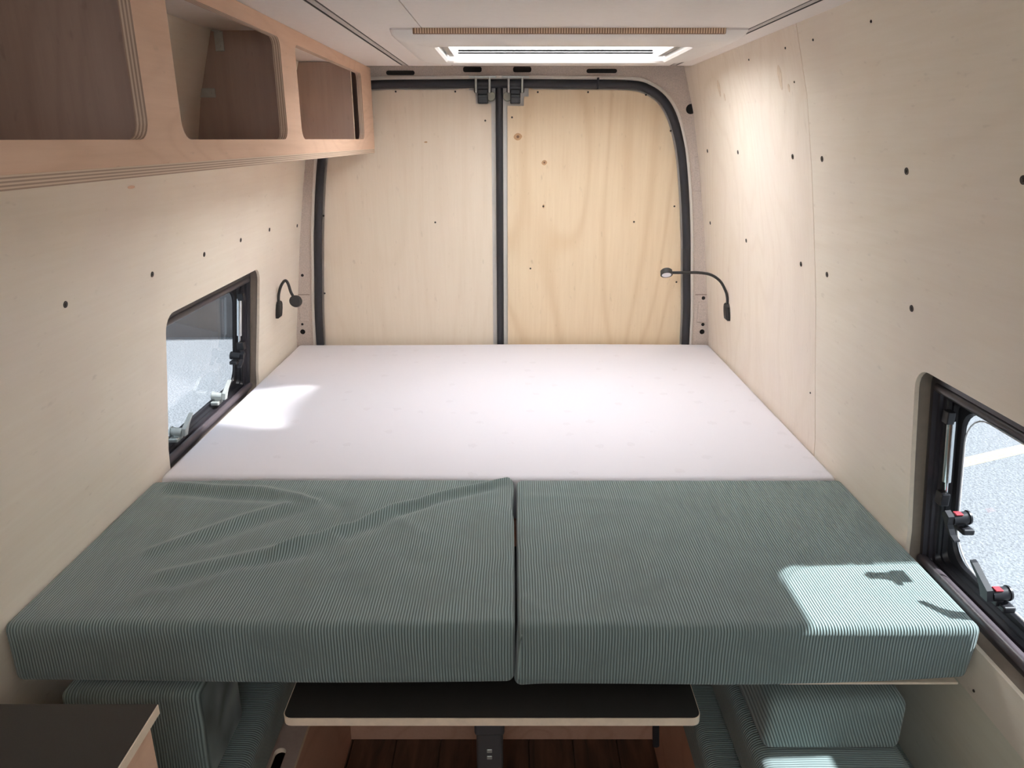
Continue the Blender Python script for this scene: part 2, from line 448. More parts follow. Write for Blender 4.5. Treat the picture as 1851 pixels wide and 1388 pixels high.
wl = structure('wall_left', 'pale birch plywood wall on the left with a window cut out')
holeL = rrect(WIN_L[0], WIN_L[1], WZ0, WZ1, 0.045)
obj('plywood_panel', plate([(0.56, 0.0), (YB, 0.0), (YB, 1.955), (0.56, 1.955)], [holeL], wall_map(-1), 0.009, CUTS), M['ply_wall'], wl, mat2=M['edge_light'])
obj('plywood_panel', plate([(YF, 0.0), (0.5575, 0.0), (0.5575, 1.955), (YF, 1.955)], [], wall_map(-1), 0.009, CUTS), M['ply_wall'], wl, mat2=M['edge_light'])
for y, z in [(1.388, 1.389), (1.747, 1.384), (2.059, 1.385), (2.35, 1.387), (2.64, 1.386), (3.0, 1.36)]: screw_on(wl, -1, y, z)
bm = bmesh.new(); f = wall_map(-1, -0.0006)
bm.faces.new([bm.verts.new(f(1.645 + 0.016 * math.cos(t), 1.591 + 0.0035 * math.sin(t), 0)) for t in [2 * math.pi * i / 12 for i in range(12)]])
r = bmesh.ops.extrude_face_region(bm, geom=bm.faces[:]); bmesh.ops.translate(bm, verts=[g for g in r['geom'] if isinstance(g, bmesh.types.BMVert)], vec=(-0.003, 0, 0))
obj('knot', bm, M['ply_face'], wl)

# outer steel skin with its own window openings
for s, win, nm in ((1, WIN_R, 'trim_1'), (-1, WIN_L, 'trim_2')):
    o = obj(nm, plate([(YF, -0.06), (3.2, -0.06), (3.2, 2.03), (YF, 2.03)], [rrect(win[0] + 0.012, win[1] - 0.012, WZ0 + 0.012, WZ1 - 0.012, 0.04)], wall_map(s, 0.052), 0.004, CUTS), M['roof_metal'], kind='structure')
    o['label'] = 'outer steel skin of the van on the %s side' % ('right' if s > 0 else 'left')

# ------------------------------------------------------------------ ceiling
SKX = (-0.20, 0.475); SKY = (2.126, 2.54)
ce = structure('ceiling', 'white panelled van ceiling with two slim light channels')
def cpanel(x0, x1, y0, y1, hole=None):
    hs = [rrect(*hole, 0.03)] if hole else []
    obj('ceiling_panel', plate([(x0, y0), (x1, y0), (x1, y1), (x0, y1)], hs, lambda a, b, n: Vector((a, b, ZC + n)), 0.012), M['ceiling'], ce, mat2=M['ceiling'])
cpanel(XC - 0.70, -0.4055, YF, 2.94)
cpanel(-0.3795, -0.2205, YF, 2.94)
cpanel(-0.2180, 0.5780, YF, 1.963)
cpanel(-0.2180, 0.5780, 1.965, 2.94, (SKX[0], SKX[1], SKY[0], SKY[1]))
cpanel(0.6035, XC + 0.708, YF, 2.94)
for x0, x1, y1 in ((-0.405, -0.380, 2.925), (0.5785, 0.6030, 2.925)):
    ch = obj('light_channel', box(box(B((x0, YF, ZC), (x0 + 0.003, y1, ZC + 0.012)), (x1 - 0.003, YF, ZC), (x1, y1, ZC + 0.012)), (x0, YF, ZC + 0.010), (x1, y1, ZC + 0.012)), M['black_matt'], ce)
    obj('channel_cover', B((x0 + 0.0055, YF, ZC + 0.0005), (x1 - 0.0055, y1, ZC + 0.009)), M['channel'], ch)
rf = obj('roof_1', plate([(-0.80, YF), (0.72, YF), (0.72, 3.2), (-0.80, 3.2)], [rrect(SKX[0] - 0.005, SKX[1] + 0.005, SKY[0] - 0.005, SKY[1] + 0.005, 0.03)], lambda a, b, n: Vector((a, b, 1.995 + n)), 0.02), M['roof_metal'], kind='structure')
rf['label'] = 'white steel roof skin above the ceiling'

# roof hatch
hat = thing('roof_hatch', 'white framed roof hatch with frosted pane and pleated blind in the ceiling', 'skylight', (0.14, 2.3, ZC))
FX0, FX1, FY0, FY1 = -0.298, 0.576, 1.967, 2.665
bm = bmesh.new()
def hl(x0, x1, y0, y1, r, z): return [Vector((p[0], p[1], z)) for p in rrect(x0, x1, y0, y1, r, 8)]
loft(bm, [hl(FX0, FX1, FY0, FY1, (.16, .16, .01, .01), ZC + .004), hl(FX0, FX1, FY0, FY1, (.16, .16, .01, .01), ZC - .004), hl(FX0 + .002, FX1 - .002, FY0 + .012, FY1 - .002, (.16, .16, .012, .012), ZC - .013), hl(FX0 + .010, FX1 - .010, FY0 + .030, FY1 - .010, (.15, .15, .02, .02), ZC - .021),
          hl(FX0 + .03, FX1 - .03, FY0 + .060, FY1 - .03, (.14, .14, .03, .03), ZC - .025), hl(SKX[0] - .006, SKX[1] + .006, SKY[0] - .012, SKY[1] + .006, .03, ZC - .026), hl(SKX[0], SKX[1], SKY[0], SKY[1], .03, ZC - .020), hl(SKX[0], SKX[1], SKY[0], SKY[1], .03, 1.998)])
obj('hatch_frame', bm, M['white_plastic'], hat, smooth=True)
bm = bmesh.new()
for i in range(121):           # pleats of the blind, showing in the slot along the front
    x = -0.236 + 0.75 * i / 120
    box(bm, (x, FY0 - 0.0035, ZC - 0.012), (x + 0.0036, FY0 + 0.010, ZC + 0.0005))
obj('blind_pleats', bm, M['pleat'], hat, kind='stuff')
obj('blind_slot', B((-0.241, FY0 - 0.0015, ZC - 0.0125), (0.519, FY0 + 0.012, ZC + 0.001)), M['pleat_shade'], hat, label='brown strip painted as the shadowed slot of the tan pleated blind')
for x0, x1 in ((SKX[0] + 0.004, SKX[0] + 0.022), (SKX[1] - 0.022, SKX[1] - 0.004)):
    obj('blind_rail', B((x0, SKY[0] + 0.03, ZC - 0.012), (x1, SKY[1] - 0.03, ZC + 0.02), 0.002), M['alu'], hat)
obj('hatch_rim', B((SKX[0] + 0.024, SKY[1] - 0.004, ZC + 0.004), (SKX[1] - 0.024, SKY[1] - 0.0005, ZC + 0.0062), 0.0006, 1), M['white_plastic'], hat)
bm = bmesh.new()
N = 10; G = [[None] * (N + 1) for _ in range(N + 1)]
for i in range(N + 1):
    for j in range(N + 1):
        u, v = i / N, j / N
        G[i][j] = bm.verts.new((SKX[0] - 0.015 + u * (SKX[1] - SKX[0] + 0.03), SKY[0] - 0.015 + v * (SKY[1] - SKY[0] + 0.03), 2.017 + 0.045 * (1 - (2 * u - 1) ** 4) * (1 - (2 * v - 1) ** 4)))
for i in range(N):
    for j in range(N): bm.faces.new((G[i][j], G[i + 1][j], G[i + 1][j + 1], G[i][j + 1]))
obj('hatch_pane', bm, M['dome'], hat, smooth='all', label='frosted clear dome')

# ------------------------------------------------------------------ back wall: body ring, doors, seals
HWS = [(0.10, .785), (.865, .782), (1.14, .767), (1.371, .748), (1.588, .719), (1.70, .693), (1.78, .662), (1.835, .622), (1.872, .565), (1.888, .49)]
def doorway(off):
    pts = []
    for i, (z, h) in enumerate(HWS):
        a = HWS[max(i - 1, 0)]; b = HWS[min(i + 1, len(HWS) - 1)]
        t = Vector((b[1] - a[1], b[0] - a[0])).normalized(); n = Vector((t.y, -t.x))
        pts.append((h + n.x * off, z + n.y * off))
    pts.append((0.25, 1.891 + off))
    R = [(XC + h, z) for h, z in pts]; L = [(XC - h, z) for h, z in reversed(pts)]
    return R + [(XC, 1.892 + off)] + L
def fine(path):
    v = smooth_path([(x, 0, z) for x, z in path], 4); return [(p.x, p.z) for p in v]
wb = structure('wall_back', 'speckled beige steel frame around the rear doors')
outer = [(XC + hw(z) + 0.045, z) for z in (-0.05, 0.5, 0.9, 1.3, 1.62, 1.79, 1.945, 2.0)]
outer = outer + [(XC - (x - XC), z) for x, z in reversed(outer)]
ringm = lambda a, b, n: Vector((a, YB + n, b))
obj('door_surround', plate(outer, [fine(doorway(0.0))], ringm, 0.05), M['body'], wb, mat2=M['body_light'])
fp = fine(doorway(0.021))
obj('seal_flange', tube(bmesh.new(), [(x, YB - 0.002, z) for x, z in fp], 0, 8, True, (0.008, 0.008)), M['body_light'], wb, smooth=True)
sp = fine(doorway(0.0))
obj('door_seal', tube(bmesh.new(), [(x, YB - 0.004, z) for x, z in sp], 0, 12, True, (0.0165, 0.016)), M['seal'], wb, smooth=True)
obj('seal_joint', B((0.325, YB - 0.024, 1.872), (0.333, YB, 1.912), 0.002), M['seal'], wb)
for x0, x1, z0, z1 in [(-.482, -.373, 1.922, 1.938), (-.187, -.116, 1.932, 1.952), (.004, .074, 1.932, 1.952), (.285, .402, 1.929, 1.944)]:
    bm = bmesh.new(); L = rrect(x0, x1, z0, z1, 0.0075, 4)
    bm.faces.new([bm.verts.new((p[0], YB - 0.0015, p[1])) for p in L]); r = bmesh.ops.extrude_face_region(bm, geom=bm.faces[:])
    bmesh.ops.translate(bm, verts=[g for g in r['geom'] if isinstance(g, bmesh.types.BMVert)], vec=(0, 0.02, 0))
    obj('frame_slot_shade', bm, M['hole'], wb)  # solid plug, its dark colour painting the shade of an open slot
for x, z, r in [(.805, 1.055, .0075), (.812, .941, .007), (.811, .909, .0105), (-.873, 1.151, .006), (-.892, .942, .005), (-.893, .909, .0105), (.695, 1.80, .019)]:
    bm = bmesh.new(); cyl(bm, (x, YB - 0.0015, z), (x, YB + 0.02, z), r, None, 16); obj('frame_hole_shade', bm, M['hole'], wb)  # solid disc coloured dark as the shade of a hole
for x0, x1, z0, z1 in [(.784, .826, .95, 1.04), (.725, .785, 1.49, 1.625), (-.86, -.822, 1.49, 1.575), (-.90, -.862, .955, 1.045)]:
    obj('pressed_plate', B((x0, YB - 0.0025, z0), (x1, YB + 0.01, z1), 0.0018, 1), M['body'], wb)
for s in (1, -1):
    obj('body_joint', B((XC + s * .81, YB - 0.001, 1.068) if s > 0 else (XC - .86, YB - 0.001, 1.068), (XC + .86, YB + 0.01, 1.071) if s > 0 else (XC - .81, YB + 0.01, 1.071)), M['cavity'], wb)

SEAM = -0.0495
for i, s in ((1, -1), (2, 1)):
    dr = structure('door_%d' % i, '%s rear door lined with %s plywood' % ('left' if s < 0 else 'right', 'pale' if s < 0 else 'warm knotty'), (SEAM + s * 0.37, 3.1, 0.1))
    full = fine(doorway(-0.004))
    side = [(x, z) for x, z in full if (x - SEAM) * s > 0.012]
    xe = SEAM + s * 0.006
    side = sorted(set(side), key=lambda p: 0) if False else side
    if s > 0: poly = [(xe, side[0][1])] + side + [(xe, 1.888)]
    else: poly = [(xe, 1.888)] + side + [(xe, side[-1][1])]
    obj('door_shell', plate(poly, [], lambda a, b, n: Vector((a, 3.082 + n, b)), 0.05), M['body_light'], dr, mat2=M['body_light'])
    inn = [(x, min(z, 1.882)) for x, z in fine(doorway(-0.020)) if (x - SEAM) * s > 0.032]
    xi = SEAM + s * 0.0315
    if s > 0:
        notch = [(xi, 1.812), (xi + 0.064, 1.812), (xi + 0.064, 1.846), (xi + 0.083, 1.846), (xi + 0.083, 1.88)]
        poly = [(xi, inn[0][1])] + [p for p in inn if p[0] > xi + 0.09] + notch[::-1]
    else:
        notch = [(xi, 1.820), (xi - 0.060, 1.820), (xi - 0.060, 1.868), (xi - 0.085, 1.868), (xi - 0.085, 1.88)]
        poly = notch[::-1][::-1] and [p for p in notch[::-1]][0:0] + notch[::-1][0:0] + [p for p in inn if p[0] < xi - 0.09] + [(xi, inn[-1][1])] + notch
    obj('plywood_panel', plate(poly, [], lambda a, b, n: Vector((a, 3.070 + n, b)), 0.009), M['ply_door_l'] if s < 0 else M['ply_door_r'], dr, mat2=M['ply_face'])
    pts = [(-.451, 1.864), (-.22, 1.864), (-.105, 1.758), (-.769, 1.392), (-.79, 1.072), (-.314, 1.366)] if s < 0 else [(.295, 1.862), (.10, 1.862), (.52, 1.852), (.625, 1.72), (.66, 1.43), (.499, 1.368), (.127, 1.43), (.077, 1.177), (-.0, 1.77), (.69, 1.12)]
    for x, z in pts:
        bm = bmesh.new(); cyl(bm, (x, 3.0685, z), (x, 3.072, z), 0.0038, None, 10); obj('screw', bm, M['screw'], dr)
    kn = [(-.341, 1.678, .006, .003)] if s < 0 else [(.023, 1.698, .015, .014), (.129, 1.60, .010, .010), (.128, 1.43, .004, .008)]
    for x, z, a, b in kn:
        bm = bmesh.new(); bm.faces.new([bm.verts.new((x + a * math.cos(t) * (1 + .15 * math.sin(2 * t + 1)), 3.0694, z + b * math.sin(t))) for t in [2 * math.pi * q / 14 for q in range(14)]])
        r = bmesh.ops.extrude_face_region(bm, geom=bm.faces[:]); bmesh.ops.translate(bm, verts=[g for g in r['geom'] if isinstance(g, bmesh.types.BMVert)], vec=(0, 0.002, 0))
        obj('knot', bm, M['knot'], dr)
        if a > .009:
            bm = bmesh.new(); cyl(bm, (x, 3.0690, z), (x, 3.0705, z), a * .38, None, 10); obj('knot_heart', bm, M['knot_heart'], dr)
    if s < 0:   # the seal of the meeting edge sits on the left door
        obj('meeting_seal', tube(bmesh.new(), [(SEAM, 3.064, z) for z in (0.1, 0.5, 1.0, 1.5, 1.88)], 0, 12, False, (0.0145, 0.018)), M['seal'], dr, smooth=True)

def door_latch(x, lab, flip):
    t = thing('door_latch', lab, 'latch', (x, 3.05, 1.82), 'latches at the top of the rear doors')
    obj('latch_body', box(B((x - .020, 3.034, 1.819), (x + .020, 3.068, 1.872), 0.004), (x - .034, 3.040, 1.858), (x + .034, 3.066, 1.884), 0.004), M['black'], t)
    for k in (-0.026, 0.026):
        bm = bmesh.new(); cyl(bm, (x + k, 3.030, 1.858), (x + k, 3.030, 1.914), 0.0042, None, 10); obj('striker_pin', bm, M['steel'], t, smooth=True)
    obj('striker_plate', B((x - .052, 3.026, 1.911), (x + .052, 3.0545, 1.917), 0.001, 1), M['steel'], t)
    bm = bmesh.new(); xx = x + flip * 0.030; cyl(bm, (xx, 3.046, 1.846), (xx, 3.0688, 1.846), 0.0165, 0.0185, 18); obj('rubber_buffer', bm, M['cup'], t, smooth=True)
    bm = bmesh.new(); cyl(bm, (x - .016, 3.031, 1.848), (x + .016, 3.031, 1.848), 0.006, None, 10); obj('latch_roller', bm, M['latch_grey'], t, smooth=True)
door_latch(-0.112, 'black latch with two steel pins at the top of the left rear door', 1)
door_latch(0.013, 'black latch with two steel pins at the top of the right rear door', -1)

# ------------------------------------------------------------------ windows
def window(idx, s, win, label):
    y0, y1 = win
    root = structure('window_%d' % idx, label, (XC + s * 0.86, (y0 + y1) / 2, WZ0))
    ca, sa = math.cos(math.radians(6.3)), math.sin(math.radians(6.3))
    def P(y, z, n):   # n = depth outwards from the inner face of the plywood
        h = 0.890 - (z - WZ0) * 0.1145
        return Vector((XC + s * (h + n * ca), y, z + n * sa))
    def L(i, t, b, n, r): return [P(p[0], p[1], n) for p in rrect(y0 + i, y1 - i, WZ0 + b, WZ1 - t, r, 7)]
    bm = bmesh.new(); loft(bm, [L(-.004, -.004, -.004, .006, .047), L(-.002, -.002, -.002, .012, .046), L(-.001, -.001, -.001, .032, .045)])
    obj('window_reveal', bm, M['cavity'], root, smooth=True)
    bm = bmesh.new()
    loft(bm, [L(-.006, -.006, -.006, .031, .048), L(.003, .003, .003, .028, .042), L(.012, .030, .016, .028, .016), L(.014, .033, .019, .036, .014), L(.020, .040, .022, .037, .012), L(.021, .042, .024, .044, .012), L(.030, .056, .034, .046, .012)])
    obj('window_frame', bm, M['frame_brown'], root, smooth=True)
    bm = bmesh.new()
    loft(bm, [L(.029, .055, .033, .045, .012), L(.031, .060, .036, .054, .014), L(.037, .064, .039, .055, .014), L(.039, .068, .041, .064, .02), L(.050, .074, .050, .066, .045), L(.052, .076, .052, .074, .05)])
    obj('sash', bm, M['black'], root, smooth=True)
    # rolled blind cassette along the top and guide rails at both ends
    a, b = P(y0 + .02, WZ1 - .040, .034), P(y1 - .02, WZ1 - .040, .034)
    bm = bmesh.new(); cyl(bm, a, b, 0.011, None, 14); obj('blind_cassette', bm, M['frame_brown'], root, smooth=True)
    for ye in (y0 + .030, y1 - .030):
        bm = bmesh.new(); cyl(bm, P(ye, WZ0 + .05, .052), P(ye, WZ1 - .06, .052), 0.006, None, 8); obj('blind_guide', bm, M['black'], root, smooth=True)
    bm = bmesh.new(); cyl(bm, P(y0 + .006, WZ0 + .026, .030), P(y1 - .006, WZ0 + .026, .030), 0.011, None, 14); obj('sill_rail', bm, M['rail'], root, smooth=True)
    # pane
    bm = bmesh.new(); lp = L(.046, .070, .046, .0715, .05); lp2 = L(.046, .070, .046, .0745, .05)
    A = [bm.verts.new(p) for p in lp]; bm.faces.new(A)
    obj('pane', bm, M['pane'], root)
    bm = bmesh.new(); lp = L(.056, .080, .056, .0705, .07)
    obj('pane_edge', tube(bm, lp, 0.0016, 6, True), M['led'], root, smooth=True, label='pale rounded edge of the pane') if s > 0 else bm.free()
    # gas strut on the far side, with brackets
    st = (1.338, 2.490)[s < 0]
    bm = bmesh.new(); cyl(bm, P(st, 1.035, .046), P(st, 1.165, .046), 0.0085, None, 14); cyl(bm, P(st, 1.005, .046), P(st, 1.036, .046), 0.004, None, 10)
    strut = obj('stay_strut', bm, M['chrome'], root, smooth=True)
    bm = bmesh.new(); box(bm, P(st - .012, .985, .040) - Vector((0.010, 0, 0)), P(st + .012, 1.012, .040) + Vector((0.010, 0, 0)), .002)
    box(bm, P(st - .010, 1.160, .040) - Vector((0.009, 0, 0)), P(st + .010, 1.186, .040) + Vector((0.009, 0, 0)), .002)
    obj('strut_bracket', bm, M['black'], strut)
    def latch(yc, zc, side):
        m = M['black'] if s > 0 or side else M['steel']
        base = obj('latch', B(P(yc - .024, zc - .030, .050) - Vector((.010, 0, 0)), P(yc + .018, zc - .018, .050) + Vector((.014, 0, 0)), .003), m, root)
        bm = bmesh.new(); cyl(bm, P(yc, zc - .004, .030), P(yc, zc - .004, .062), 0.0125, None, 20); cyl(bm, P(yc, zc - .004, .060), P(yc, zc - .004, .064), 0.0145, 0.0135, 20)
        box(bm, P(yc - .008, zc - .026, .044) - Vector((.008, 0, 0)), P(yc + .008, zc - .004, .044) + Vector((.008, 0, 0)), .002)
        obj('latch_drum', bm, m, base, smooth=True)
        bm = bmesh.new()
        if side: prof = [(.006, .020), (.022, .004), (-.016, -.040), (-.038, -.052), (-.052, -.050), (-.050, -.046), (-.030, -.040), (-.012, -.016), (-.016, .010)]
        else: prof = [(-.016, -.016), (.014, -.018), (.022, .004), (.036, .026), (.070, .052), (.072, .058), (.060, .056), (.020, .032), (-.012, .014)]
        prof = [(p * .68, q * .68) for p, q in prof]
        V0 = [bm.verts.new(P(yc + p, zc + q, .018)) for p, q in prof]; V1 = [bm.verts.new(P(yc + p, zc + q, .029)) for p, q in prof]
        bm.faces.new(V0); bm.faces.new(V1[::-1])
        for i in range(len(prof)): bm.faces.new((V0[i], V0[(i + 1) % len(prof)], V1[(i + 1) % len(prof)], V1[i]))
        obj('latch_lever', bm, m, base)
        if s > 0:
            obj('release_button', B(P(yc - .009, zc + .0065, .036) - Vector((.003, 0, 0)), P(yc + .005, zc + .0100, .036) + Vector((.012, 0, 0)), .001, 1), M['red'], base, label='small red release button')
    if s > 0:
        latch(1.285, 0.985, True); latch(1.150, 0.905, False)
    else:
        latch(2.455, 0.975, True); latch(2.285, 0.887, False); latch(1.975, 0.887, False)
window(2, 1, WIN_R, 'black framed tinted window in the right wall, latches with red buttons')
window(1, -1, WIN_L, 'black framed tinted window in the left wall beside the mattress')

# ------------------------------------------------------------------ front of the van (behind the camera)
wf = obj('wall_front', plate([(-0.95, -0.05), (0.87, -0.05), (0.80, 1.3), (0.70, 2.0), (-0.78, 2.0), (-0.88, 1.3)], [rrect(-0.60, 0.62, 1.40, 1.78, 0.1)], lambda a, b, n: Vector((a, YF + n, b)), 0.02), M['white_plastic'], kind='structure')
wf['label'] = 'cab end of the van with the windscreen opening'

# ------------------------------------------------------------------ bed platform, mattress
bp = thing('bed_platform', 'pinkish plywood bed box under the white mattress', 'bed', (-0.03, 2.4, 0.0))
obj('platform_board', B((-0.905, 1.735, 0.715), (0.832, 3.03, 0.733)), M['ply_face'], bp)
obj('bulkhead_panel', B((-0.89, 1.742, 0.0), (0.83, 1.760, 0.714)), M['ply_pink'], bp)
def mdisp(p):
    dz = 0.0
    if p.z > 0.8:
        dz = 0.0035 * math.sin(3.1 * p.x + 0.7) * math.sin(2.3 * p.y) - 0.002
    return (0, 0, dz)
tag(obj('mattress', softbox((-0.912, 1.728, 0.735), (0.842, 3.040, 0.862), 0.018, (40, 30, 3), mdisp), M['mattress'], smooth='all'), 'large white patterned mattress across the back of the van', 'mattress')

# ------------------------------------------------------------------ corduroy cushions of the bed front
WRINKLES = [([(-0.01, 1.705), (-0.14, 1.645), (-0.28, 1.565), (-0.34, 1.50), (-0.44, 1.42), (-0.50, 1.36)], .0085, .0090),
            ([(-0.06, 1.665), (-0.18, 1.60), (-0.26, 1.555)], .012, -.0045), ([(-0.22, 1.585), (-0.29, 1.52), (-0.36, 1.44)], .017, -.0065),
            ([(-0.86, 1.69), (-0.74, 1.665), (-0.62, 1.655), (-0.48, 1.60)], .011, .0075), ([(-0.84, 1.655), (-0.70, 1.625), (-0.58, 1.615)], .016, -.0065),
            ([(-0.54, 1.57), (-0.62, 1.51), (-0.76, 1.37)], .012, .0065), ([(-0.50, 1.55), (-0.58, 1.49), (-0.66, 1.41)], .016, -.0045),
            ([(-0.47, 1.51), (-0.42, 1.43), (-0.36, 1.33)], .020, -.0045), ([(-0.40, 1.43), (-0.53, 1.36), (-0.70, 1.28)], .012, .0060),
            ([(-0.44, 1.36), (-0.56, 1.31), (-0.66, 1.24)], .014, -.0045), ([(-0.48, 1.62), (-0.40, 1.57), (-0.36, 1.49)], .016, -.0045),
            ([(-0.25, 1.50), (-0.20, 1.44)], .014, .0030), ([(-0.30, 1.48), (-0.26, 1.40), (-0.20, 1.33)], .020, -.0035), ([(-0.34, 1.36), (-0.28, 1.24)], .018, .0030), ([(-0.56, 1.30), (-0.70, 1.20)], .016, .0035)]
def dl(p):
    top = max(0.0, (p.z - 0.80) / 0.06); d = 0.0
    for pl, wd, h in WRINKLES:
        m = 0.0
        for a, b in zip(pl, pl[1:]):
            q = gauss_ridge(p, a, b, wd, 1.0); m = max(m, q)
        d += h * m
    dy = 0.004 * math.sin(5 * p.x) if p.y < 1.15 else 0.0
    dx = -0.006 * math.exp(-((p.y - 1.60) / 0.05) ** 2) if p.x > -0.02 else 0.0
    dx = max(dx, XC - hw(p.z) + 0.003 - p.x)
    sag = 0.006 * math.exp(-((p.x + 0.93) / 0.12) ** 2)
    return (dx, dy, d * top * 1.2 - (sag if p.z > .8 else 0))
c1 = tag(obj('bed_cushion', softbox((-0.924, 1.120, 0.730), (0.005, 1.722, 0.862), 0.016, (150, 100, 8), dl), M['cord_x'], smooth='all'), 'wrinkled green corduroy cushion on the left in front of the mattress', 'cushion', None)
def dr_(p):
    d = gauss_ridge(p, (0.02, 1.20), (0.05, 1.16), .010, .004) + gauss_ridge(p, (0.05, 1.62), (0.30, 1.60), .012, .002) + gauss_ridge(p, (0.25, 1.45), (0.40, 1.36), .03, -.002)
    top = max(0.0, (p.z - 0.80) / 0.06)
    low = max(0.0, min(1.0, (0.82 - p.z) / 0.09))
    lift = 0.020 * low * max(0.0, (p.x - 0.35) / 0.5) ** 1.5
    dx = -0.008 * low if (p.x < 0.06 and p.y < 1.2) else 0.0
    sag = -0.004 * max(0.0, 1 - abs(p.x - 0.01) / 0.05) * low
    dx -= 0.010 * low * max(0, (p.x - 0.75) / 0.1) ** 2
    if p.y > 1.36 or p.z < 0.825: dx = min(dx, hw(p.z) + XC - 0.003 - p.x)
    return (dx, 0.003 * math.sin(6 * p.x + 1) if p.y < 1.15 else 0, d * top + lift + sag)
c2 = tag(obj('bed_cushion', softbox((0.011, 1.114, 0.727), (0.8455, 1.722, 0.861), 0.016, (90, 60, 8), dr_), M['cord_x'], smooth='all'), 'smooth green corduroy cushion on the right, lit by the sun', 'cushion', None)
for o, xs in ((c1, (-0.0015,)), (c2, (0.0195,))):
    for x in xs:
        yb = 1.118 if o is c2 else 1.128
        pts = [(x, yb + 0.004, 0.845), (x - (.004 if x < .1 else -.001), yb, 0.82), (x - (.007 if x < .1 else .002), yb - .001, 0.78), (x - (.008 if x < .1 else .012), yb, 0.745)]
        obj('corner_seam', tube(bmesh.new(), smooth_path(pts, 4), 0.0022, 6), M['cord_y'], o, smooth=True)

# board under the right cushion
tag(obj('bed_board', B((0.50, 1.130, 0.7215), (0.834, 1.730, 0.7265), 0.001, 1), M['edge_light']), 'thin pale plywood board under the right green cushion', 'board')

# ------------------------------------------------------------------ table
TX0, TX1, TY0, TY1, TZ = -0.415, 0.342, 1.069, 1.66, 0.700
tb = thing('table', 'black topped plywood table with a grey column under the cushions', 'table', (-0.04, 1.36, 0.0))
bm = bmesh.new(); lp = rrect(TX0, TX1, TY0, TY1, 0.016, 5)
R = loft(bm, [[Vector((p[0], p[1], TZ - z)) for p in lp] for z in (0.0005, 0.0165)]); bm.faces.new(R[0]); bm.faces.new(R[1][::-1])
obj('tabletop', bm, M['edge_light'], tb, label='pale plywood edge')
bm = bmesh.new(); lp = rrect(TX0 + .0015, TX1 - .0015, TY0 + .0015, TY1 - .0015, 0.015, 5)
R = loft(bm, [[Vector((p[0], p[1], z)) for p in lp] for z in (TZ - .0004, TZ + .0006)]); bm.faces.new(R[0]); bm.faces.new(R[1])
obj('laminate', bm, M['top_black'], tb, label='black laminate surface')
obj('table_column', B((-0.082, 1.345, 0.012), (-0.021, 1.405, 0.600), 0.008, 3), M['column'], tb)
obj('column_collar', B((-0.086, 1.341, 0.395), (-0.017, 1.409, 0.683), 0.008, 3), M['column'], tb)
obj('column_plate', B((-0.15, 1.27, 0.672), (0.047, 1.48, 0.6830), 0.004, 2), M['black'], tb)
obj('column_foot', B((-0.16, 1.26, 0.0), (0.057, 1.49, 0.014), 0.004, 2), M['black'], tb)
for z in (0.327, 0.346): obj('height_mark', B((-0.058, 1.3435, z), (-0.046, 1.346, z + 0.010), 0.001, 1), M['steel'], tb)
tag(obj('strap', tube(bmesh.new(), smooth_path([(0.289, 1.20, 0.6845), (0.290, 1.20, 0.62), (0.292, 1.20, 0.56), (0.295, 1.199, 0.510)], 5), 0, 12, False, (0.007, 0.005)), M['black'], smooth=True), 'short black strap hanging below the right end of the table', 'strap')

# ------------------------------------------------------------------ benches and lower cushions
bl = thing('bench', 'brown plywood bench box on the left with a finger slot in the lid', 'bench', (-0.68, 0.6, 0.0))
slot = rrect(-0.531, -0.505, 1.19, 1.315, 0.0128, 6)
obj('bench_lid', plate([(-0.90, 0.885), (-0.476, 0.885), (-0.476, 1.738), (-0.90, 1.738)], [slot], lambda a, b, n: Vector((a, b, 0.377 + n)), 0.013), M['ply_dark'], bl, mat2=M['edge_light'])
obj('bench_front', B((-0.491, 0.885, 0.0), (-0.476, 1.740, 0.3765)), M['ply_pink'], bl)
br = thing('bench', 'pinkish plywood bench box on the right under the stacked green cushions', 'bench', (0.62, 0.6, 0.0))
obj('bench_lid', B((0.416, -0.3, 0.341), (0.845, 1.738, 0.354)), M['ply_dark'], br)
obj('bench_front', B((0.416, -0.3, 0.0), (0.431, 1.740, 0.3405)), M['ply_pink'], br)
def puff(zt, amp, x0, x1):
    return lambda p: (0, 0, amp * math.sin(math.pi * min(1, max(0, (p.x - x0) / (x1 - x0)))) if p.z > zt else 0)
tag(obj('seat_cushion', softbox((0.404, 0.35, 0.356), (0.835, 1.70, 0.466), 0.022, (10, 30, 3)), M['cord_y'], smooth='all'), 'lower of the two flat green corduroy cushions on the right bench', 'cushion')
tag(obj('seat_cushion', softbox((0.462, 0.30, 0.468), (0.752, 1.66, 0.580), 0.026, (10, 30, 3), puff(.55, .003, .46, .75)), M['cord_y'], smooth='all'), 'upper flat green corduroy cushion on the right bench with a sun patch', 'cushion')
def tilt(p):
    return (0.0 + 0.010 * (p.z - 0.585) / 0.11, 0.0 if p.y > 1.3 else 0.014 * (p.z - 0.585) / 0.11, 0)
tag(obj('block_cushion', softbox((0.476, 1.108, 0.585), (0.738, 1.52, 0.690), 0.018, (20, 20, 6), tilt), M['cord_block'], smooth='all'), 'small green corduroy block cushion on the right bench, under the bed board', 'cushion')
tag(obj('seat_cushion', softbox((-0.90, 0.90, 0.392), (-0.528, 1.70, 0.500), 0.022, (10, 20, 3)), M['cord_y'], smooth='all'), 'shaded flat green cushion on the left bench', 'cushion')
tag(obj('block_cushion', softbox((-0.836, 1.105, 0.502), (-0.580, 1.292, 0.722), 0.016, (14, 10, 10)), M['cord_x'], smooth='all'), 'shaded dark green block cushion standing behind the black counter', 'cushion')

